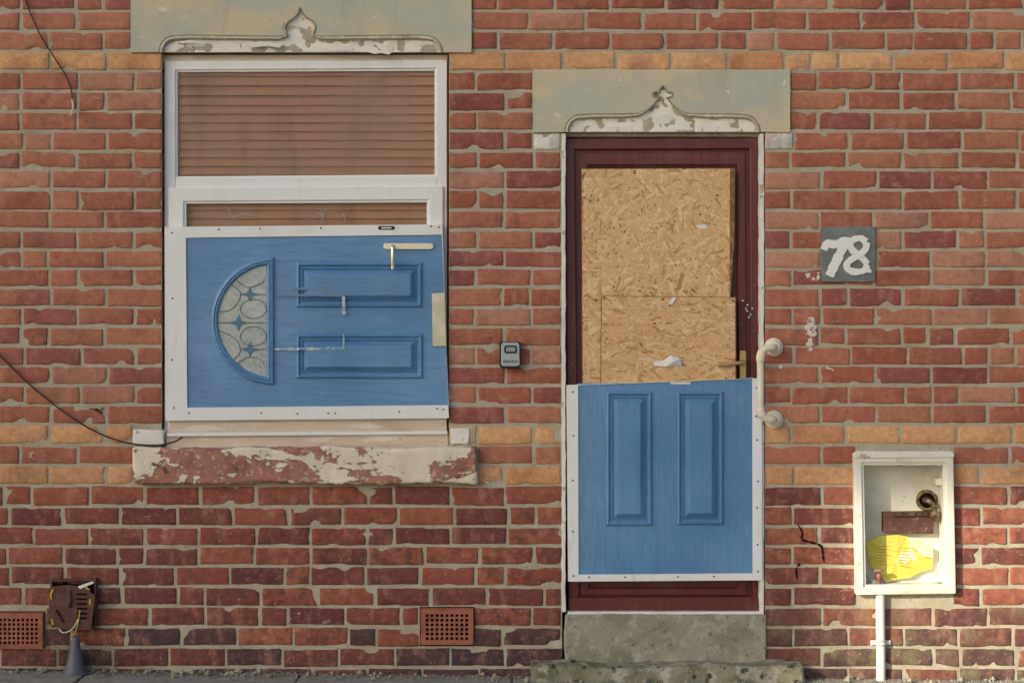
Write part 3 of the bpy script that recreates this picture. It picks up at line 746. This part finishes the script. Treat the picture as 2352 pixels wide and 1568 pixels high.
# ---------------------------------------------------------------- house number
hn=empty('house_number_sign')
rough_box('plate',1887,521,2011,647,-0.012,0.01,M_slate,hn,cell=0.03,amp=0.0015,freq=14,bw=0.003)
ribbon('digit_7_bar',[(1892,574),(1900,560),(1918,561),(1940,553),(1952,556)],18,-0.0150,M_paint,hn)
ribbon('digit_7_stem',[(1940,558),(1928,585),(1915,612),(1905,634)],22,-0.0162,M_paint,hn)
ribbon('digit_8_top',[(1990,556),(1976,547),(1958,552),(1953,566),(1964,580),(1982,594),(1992,607)],15,-0.0174,M_paint,hn)
ribbon('digit_8_loop',[(1992,607),(1984,621),(1962,624),(1945,615),(1950,600),(1972,586),(1988,572),(1990,556)],15,-0.0190,M_paint,hn)
ribbon('digit_8_tail',[(1984,619),(1996,622),(2001,621)],9,-0.0205,M_paint,hn)

ps=empty('paint_splash')
ribbon('splash_1',[(1864,728),(1862,750),(1864,770),(1860,790),(1862,806)],13,-0.005,M_splash,ps,jit=1.0)
ribbon('splash_2',[(1851,768),(1866,764),(1874,770)],9,-0.0065,M_splash,ps,jit=0.8)
ribbon('splash_3',[(1790,838),(1797,845)],6,-0.005,M_splash,ps,jit=0.8)
ribbon('splash_4',[(1897,843),(1905,845),(1914,850)],6,-0.005,M_splash,ps,jit=1)
ribbon('splash_5',[(1850,628),(1868,640),(1878,642),(1880,625)],7,-0.005,M_splash,ps,jit=1)
ribbon('splash_7',[(1104,1100),(1118,1108),(1124,1112)],3,-0.005,M_splash,ps,jit=1)
ribbon('crack_1',[(1832,1204),(1843,1222),(1842,1238),(1868,1246),(1886,1254),(1890,1275),(1893,1290)],3.0,-0.0048,M_dark,house,n=3,jit=1.2)
ribbon('crack_2',[(1838,1294),(1828,1306),(1832,1330)],2.8,-0.0048,M_dark,house,n=3,jit=1.2)

# ---------------------------------------------------------------- air bricks
def airbrick(x0,y0,x1,y1,nx,ny):
    e=empty('air_brick'); m=9
    xs=[x0];ys=[y0]
    gx0,gx1,gy0,gy1=x0+m,x1-m,y0+m,y1-m
    pw=(gx1-gx0)/nx; ph=(gy1-gy0)/ny
    for i in range(nx): xs+=[gx0+pw*(i+0.2),gx0+pw*(i+0.8)]
    for j in range(ny): ys+=[gy0+ph*(j+0.18),gy0+ph*(j+0.82)]
    xs.append(x1);ys.append(y1)
    V=[W(x,y,0.004) for y in ys for x in xs]; F=[];g=len(xs)
    for j in range(len(ys)-1):
        for i in range(g-1):
            if i%2==1 and j%2==1: continue
            a=j*g+i; F.append((a,a+g,a+g+1,a+1))
    o=mesh('grille',V,F,M_terra,e); so=o.modifiers.new('s','SOLIDIFY'); so.thickness=0.022; so.offset=-1
    fixn(o)
    frame('surround',rect(x0-1,y0-1,x1+1,y1+1),rect(x0+6,y0+6,x1-6,y1-6),-0.003,0.05,M_terra,e,0.003)
    prism('cavity',rect(x0,y0,x1,y1),0.05,0.06,M_dark,e)
airbrick(967,1397,1087,1478,9,6); airbrick(-10,1407,101,1487,9,6)

# ---------------------------------------------------------------- meter box
mb=empty('gas_meter_box')
frame('outer_rim',[(1962,1041),(2190,1039),(2196,1363),(1967,1366)],[(1979,1062),(2172,1062),(2178,1347),(1984,1348)],-0.045,0.12,M_box,mb,0.004)
frame('inner_lip',[(1978,1061),(2173,1061),(2179,1348),(1983,1349)],[(1984,1068),(2166,1068),(2172,1341),(1989,1342)],-0.036,-0.02,M_box,mb,0.002)
prism('back',rect(1975,1050,2185,1358),0.11,0.118,M_box,mb)
prism('hood',[(1960,1045),(1966,1036),(2186,1036),(2192,1042),(2192,1050),(1962,1052)],-0.052,-0.030,M_whitemason,mb,0.003)
cH=W(2128,1148,0.108)
lathe('hole_foam',[(0.047,0.0),(0.045,-0.012),(0.038,-0.02),(0.032,-0.008)],cH,M_foam,mb,seg=13)
lathe('hole',[(0.034,0.0),(0.034,-0.0115)],cH,M_dark,mb)
tube('pipe_elbow',[(2124,1148,0.10),(2128,1148,0.05),(2136,1152,0.035),(2146,1166,0.035),(2150,1195,0.04)],0.012,M_metal,mb,n=5)
lathe('pipe_nut',[(0.02,-0.012),(0.022,-0.01),(0.022,0.01),(0.02,0.012)],W(2148,1180,0.038),M_metal,mb,axis='Z',seg=6)
prism('regulator_bracket',[(2030,1176),(2150,1174),(2152,1186),(2145,1190),(2145,1226),(2030,1222)],0.06,0.108,M_brown,mb,0.003)
tube('regulator_pipe',[(2050,1181,0.05),(2140,1180,0.05)],0.008,M_metal,mb,n=2)
lp=[(1988,1246),(1996,1238),(2012,1233),(2036,1229),(2062,1227),(2084,1231),(2112,1242),(2142,1258),(2144,1280),(2140,1306),(2112,1314),(2092,1326),(2060,1330),(2036,1338),(2022,1318),(2000,1300),(1994,1275)]
n=len(lp); V=[W(x,y,0.088-0.010*abs(math.sin(i*1.3))) for i,(x,y) in enumerate(lp)]+[W(2060,1285,0.080)]
mesh('leaflet',V,[(i,(i+1)%n,n) for i in range(n)],M_leaf,mb)
mesh('leaflet_fold',[W(2078,1232,0.070),W(2142,1256,0.070),W(2144,1282,0.066),W(2118,1276,0.060)],[(0,1,2,3)],M_leafb,mb)
for k in range(7):
    y=1254+k*7
    for c_,(xa,xb) in enumerate(((2012,2048),(2062,2100))):
        ribbon('print_line_%d_%d'%(k,c_),[(xa,y-1+c_*4),(xb-(k*5)%13,y+c_*5)],0.9,0.072,M_ink,mb,n=2,jit=0)
lathe('valve_stem',[(0.009,-0.05),(0.009,-0.01),(0.014,-0.008),(0.014,0.012),(0.008,0.014),(0.008,0.03)],W(2018,1325,0.03),M_red,mb,axis='Z',seg=12)
prism('valve_tap',rect(2006,1307,2030,1313),0.01,0.03,M_red,mb,0.003)
for k,(x,y) in enumerate([(2150,1098),(2150,1320),(2002,1332)]): prism('lug_%d'%k,rect(x,y,x+18,y+16),0.03,0.1,M_box,mb,0.002)
gpipe=empty('gas_pipe')
tube('pipe',[(2022,1362,-0.02),(2022,1420,-0.022),(2023,1500,-0.022),(2023,1600,-0.022)],0.0195,M_box,gpipe,seg=18,n=4)
prism('pipe_clip',[(2000,1470),(2046,1470),(2046,1480),(2000,1480)],-0.012,-0.003,M_box,gpipe,0.002)
tube('pipe_clip_band',[(2023,1469,-0.022),(2023,1481,-0.022)],0.0225,M_box,gpipe,seg=18,n=2)

# ---------------------------------------------------------------- broken junction box + cone
jb=empty('junction_box')
frame('housing',[(115,1330),(221,1328),(221,1440),(117,1440)],[(120,1336),(216,1334),(216,1435),(122,1435)],-0.03,0.08,M_brown,jb,0.002)
prism('housing_back',rect(116,1332,220,1438),0.075,0.08,M_dark,jb)
prism('cover_plate',[(120,1346),(160,1342),(198,1350),(219,1368),(210,1448),(150,1445),(110,1432),(112,1385)],-0.055,-0.047,M_brown,jb,0.003)
for k in range(6):
    prism('slot_%d'%k,rect(176,1362+k*11,200,1366+k*11),-0.0565,-0.0545,M_dark,jb)
    prism('slot_b%d'%k,rect(128+k*3,1400+k*5,134+k*3,1404+k*5),-0.0565,-0.0545,M_dark,jb)
ribbon('wire_yellow_1',[(122,1352),(117,1364),(118,1376)],3.5,-0.058,M_yel,jb); ribbon('wire_yellow_2',[(196,1348),(206,1354)],3.5,-0.058,M_yel,jb)
ribbon('wire_yellow_3',[(207,1375),(206,1388)],3.5,-0.058,M_yel,jb); ribbon('wire_yellow_4',[(118,1420),(122,1434)],3.5,-0.058,M_yel,jb)
tube('wire_white',[(136,1444,-0.05),(145,1452,-0.065),(160,1448,-0.07),(172,1436,-0.07),(180,1420,-0.06)],0.0025,M_cabw,jb,seg=6)
tube('wire_green',[(164,1468,-0.05),(174,1448,-0.068),(180,1425,-0.066),(184,1400,-0.058)],0.0020,M_yel,jb,seg=6)
tube('wire_black',[(160,1356,-0.058),(163,1375,-0.066),(160,1395,-0.058)],0.004,M_black,jb,seg=6)
prism('torn_label',[(178,1346),(212,1334),(216,1338),(184,1352)],-0.058,-0.056,M_paper,jb)
cn=empty('plastic_cone')
lathe('cone',[(0.050,0.0),(0.048,0.01),(0.036,0.05),(0.022,0.11),(0.015,0.155),(0.013,0.16)],W(173,1548,-0.06),M_funnel,cn,axis='Z')
lathe('base_ring',[(0.053,-0.004),(0.053,0.006),(0.047,0.012)],W(173,1548,-0.06),M_funnel,cn,axis='Z')

# ---------------------------------------------------------------- cables
c1=tube('hanging_cable',[(30,-80,-0.012),(62,10,-0.014),(92,80,-0.02),(120,125,-0.016),(150,172,-0.014),(163,205,-0.016),(166,235,-0.018)],0.0032,M_cable,None,seg=8)
tube('cable_end',[(165,228,-0.018),(168,246,-0.018),(162,266,-0.016)],0.0042,M_cabw,c1,seg=8)
c2=tube('hanging_cable',[(-120,690,-0.02),(0,816,-0.02),(80,893,-0.02),(170,962,-0.02),(240,1000,-0.022),(300,1018,-0.024),(360,1022,-0.026),(400,1014,-0.022),(420,1003,-0.012)],0.0038,M_cable,None,seg=8)
nl=empty('wall_fixing')
lathe('nail_head',[(0.006,0.01),(0.006,-0.012),(0.003,-0.014)],W(222,940,0),M_cable,nl)
tube('nail_tie',[(205,938,-0.008),(222,940,-0.016),(236,950,-0.008)],0.0025,M_cable,nl,seg=6)

# ---------------------------------------------------------------- ground
sl=-(24/2352)
def gz(x): return x*sl*1.0-0.003
def sheet(name,y0,y1,z,mat,x0=-60,x1=60,nx=60,ny=6):
    V=[];F=[]
    for j in range(ny+1):
        for i in range(nx+1):
            x=x0+(x1-x0)*i/nx; y=y0+(y1-y0)*j/ny; V.append((x,y,gz(x)+z))
    for j in range(ny):
        for i in range(nx):
            a=j*(nx+1)+i; F.append((a,a+1,a+nx+2,a+nx+1))
    return mesh(name,V,F,mat)
sheet('ground',-600,400,-0.16,M_ground,-500,500)
sheet('road',-9.6,-2.0,-0.13,M_asph)
pv=empty('pavement')
V=[];F=[]
def slab(x0,x1,y0,y1,z0,z1):
    b=len(V)
    for z in (z0,z1):
        for x,y in ((x0,y0),(x1,y0),(x1,y1),(x0,y1)): V.append((x,y,gz(x)+z))
    F.extend([(b,b+3,b+2,b+1),(b+4,b+5,b+6,b+7),(b,b+1,b+5,b+4),(b+1,b+2,b+6,b+5),(b+2,b+3,b+7,b+6),(b+3,b,b+4,b+7)])
for row in range(3):
    for i in range(-16,17):
        dx=0.45 if row%2 else 0
        dz=R.uniform(-0.003,0.003)
        slab(i*0.9+dx+0.005,i*0.9+dx+0.895,-0.61*(row+1)+0.005,-0.61*row-0.005+ (0.05 if row==0 else 0),-0.06,dz)
o=mesh('slabs',V,F,M_pave,pv); bev(o,0.004)
V=[];F=[]
for i in range(-16,17): slab(i*0.9,i*0.9+0.893,-1.98,-1.84,-0.15,0.0)
o=mesh('kerb',V,F,M_concrete,pv); bev(o,0.015)
V=[];F=[]
slab(-15,15,-1.84,0.1,-0.1,-0.012); mesh('bedding',V,F,M_mortar,pv)
V=[];F=[]
for k in range(2600):
    x=R.uniform(-2.6,2.4); y=-abs(R.gauss(0,0.05)); r=R.uniform(0.0015,0.006)*(1+2*(R.random()<0.05))
    if 0.05<x<1.27 and y>-0.14: y-=0.13
    c=Vector((x,y-0.004,gz(x)+r*0.6)); b=len(V)
    for q in ((1,0,0),(0,1,0),(-1,0,0),(0,-1,0),(0,0,1),(0,0,-1)):
        V.append(c+Vector(q)*r*R.uniform(0.5,1.3))
    for a,d_ in ((0,1),(1,2),(2,3),(3,0)): F+= [(b+a,b+d_,b+4),(b+d_,b+a,b+5)]
mesh('gravel',V,F,M_concrete)
V=[];F=[];C=[]
def blade(p,dirv,l,w,c):
    side=Vector((R.uniform(-1,1),R.uniform(-1,1),0)).normalized()*w; b=len(V); q=p.copy(); d=dirv.normalized()
    for k in range(4):
        ww=(1-k/3.4); V.append(q-side*ww); V.append(q+side*ww); C.append(c);C.append(c)
        d=(d+Vector((R.uniform(-.45,.45),R.uniform(-.3,.3),R.uniform(-.5,.15)))).normalized(); q=q+d*l/3
    for k in range(3): a=b+k*2; F.append((a,a+1,a+3,a+2))
for k in range(1500):
    if k<900: x=R.gauss(170,62); y=R.gauss(1512,24)
    elif k<1200: x=R.uniform(0,1200); y=1550
    else: x=R.choice([1230,1300,1770,1850,2070,1900,2200,1480])+R.gauss(0,25); y=1560
    y=min(y,1552+x*0.01)
    p=W(x,y,-0.008-abs(R.gauss(0,0.02)))
    c=lerp((0.20,0.12,0.08),(0.38,0.27,0.17),R.random())
    if k>1100 and R.random()<0.5: c=(0.11,0.13,0.05)
    blade(p,Vector((R.uniform(-1,1),-0.4,R.uniform(0.1,1.2))),R.uniform(0.02,0.07) if k<900 else R.uniform(0.01,0.03),0.0010,c)
mesh('dry_weeds',V,F,M_weed,cols=C)

# ---------------------------------------------------------------- added sun blocker behind the camera, its opening shapes the sun patch
ow=empty('warehouse')
M_far=surf('far_brick',(0.34,0.19,0.13),[dict(c=(0.22,0.10,0.07),s=3,lo=0.45,hi=0.6)],rough=0.9)
def boxw(name,x0,x1,z0,z1,y0=-14.4,y1=-14.0):
    V=[(x,y,z) for z in (z0,z1) for y in (y0,y1) for x in (x0,x1)]
    return fixn(mesh(name,V,[(0,1,3,2),(4,5,7,6),(0,1,5,4),(2,3,7,6),(0,2,6,4),(1,3,7,5)],M_far,ow))
slope=0.50
gx0,gx1=0.945-14,2.35-14; gt=0.93+14*slope
TOP=14*slope+3.1
boxw('wall_left',-16.7,gx0,-0.3,TOP); boxw('wall_right',gx1,-11.3,-0.3,TOP); boxw('gateway_lintel',gx0,gx1,gt,TOP)

# ---------------------------------------------------------------- light
w=bpy.data.worlds.new("World"); bpy.context.scene.world=w; w.use_nodes=True
nt=w.node_tree; bg=nt.nodes['Background']; sky=nt.nodes.new('ShaderNodeTexSky'); sky.sky_type='NISHITA'; sky.sun_disc=False
el=math.atan(slope/math.sqrt(2)); sky.sun_elevation=el; sky.sun_rotation=math.radians(225)
sky.air_density=1.0; sky.dust_density=3.5; sky.ozone_density=2.2
nt.links.new(sky.outputs[0],bg.inputs['Color']); bg.inputs['Strength'].default_value=0.15
sd=bpy.data.lights.new('sun','SUN'); sd.energy=5.0; sd.angle=math.radians(0.7); sd.color=(1,0.88,0.66)
so=bpy.data.objects.new('sun',sd); bpy.context.collection.objects.link(so)
dirv=Vector((1,1,-slope)); so.rotation_euler=dirv.to_track_quat('-Z','Y').to_euler(); so.location=(-10,-10,8)

cam=bpy.data.cameras.new('camera'); co=bpy.data.objects.new('camera',cam); bpy.context.collection.objects.link(co)
co.location=(0,-D,ZC); co.rotation_euler=(math.radians(90),0,0)
cam.sensor_width=36; cam.lens=36*D/(2352*S); cam.clip_end=2000; cam.clip_start=0.1
bpy.context.scene.camera=co
bpy.context.scene.view_settings.view_transform='Standard'; bpy.context.scene.view_settings.look='None'; bpy.context.scene.view_settings.exposure=0
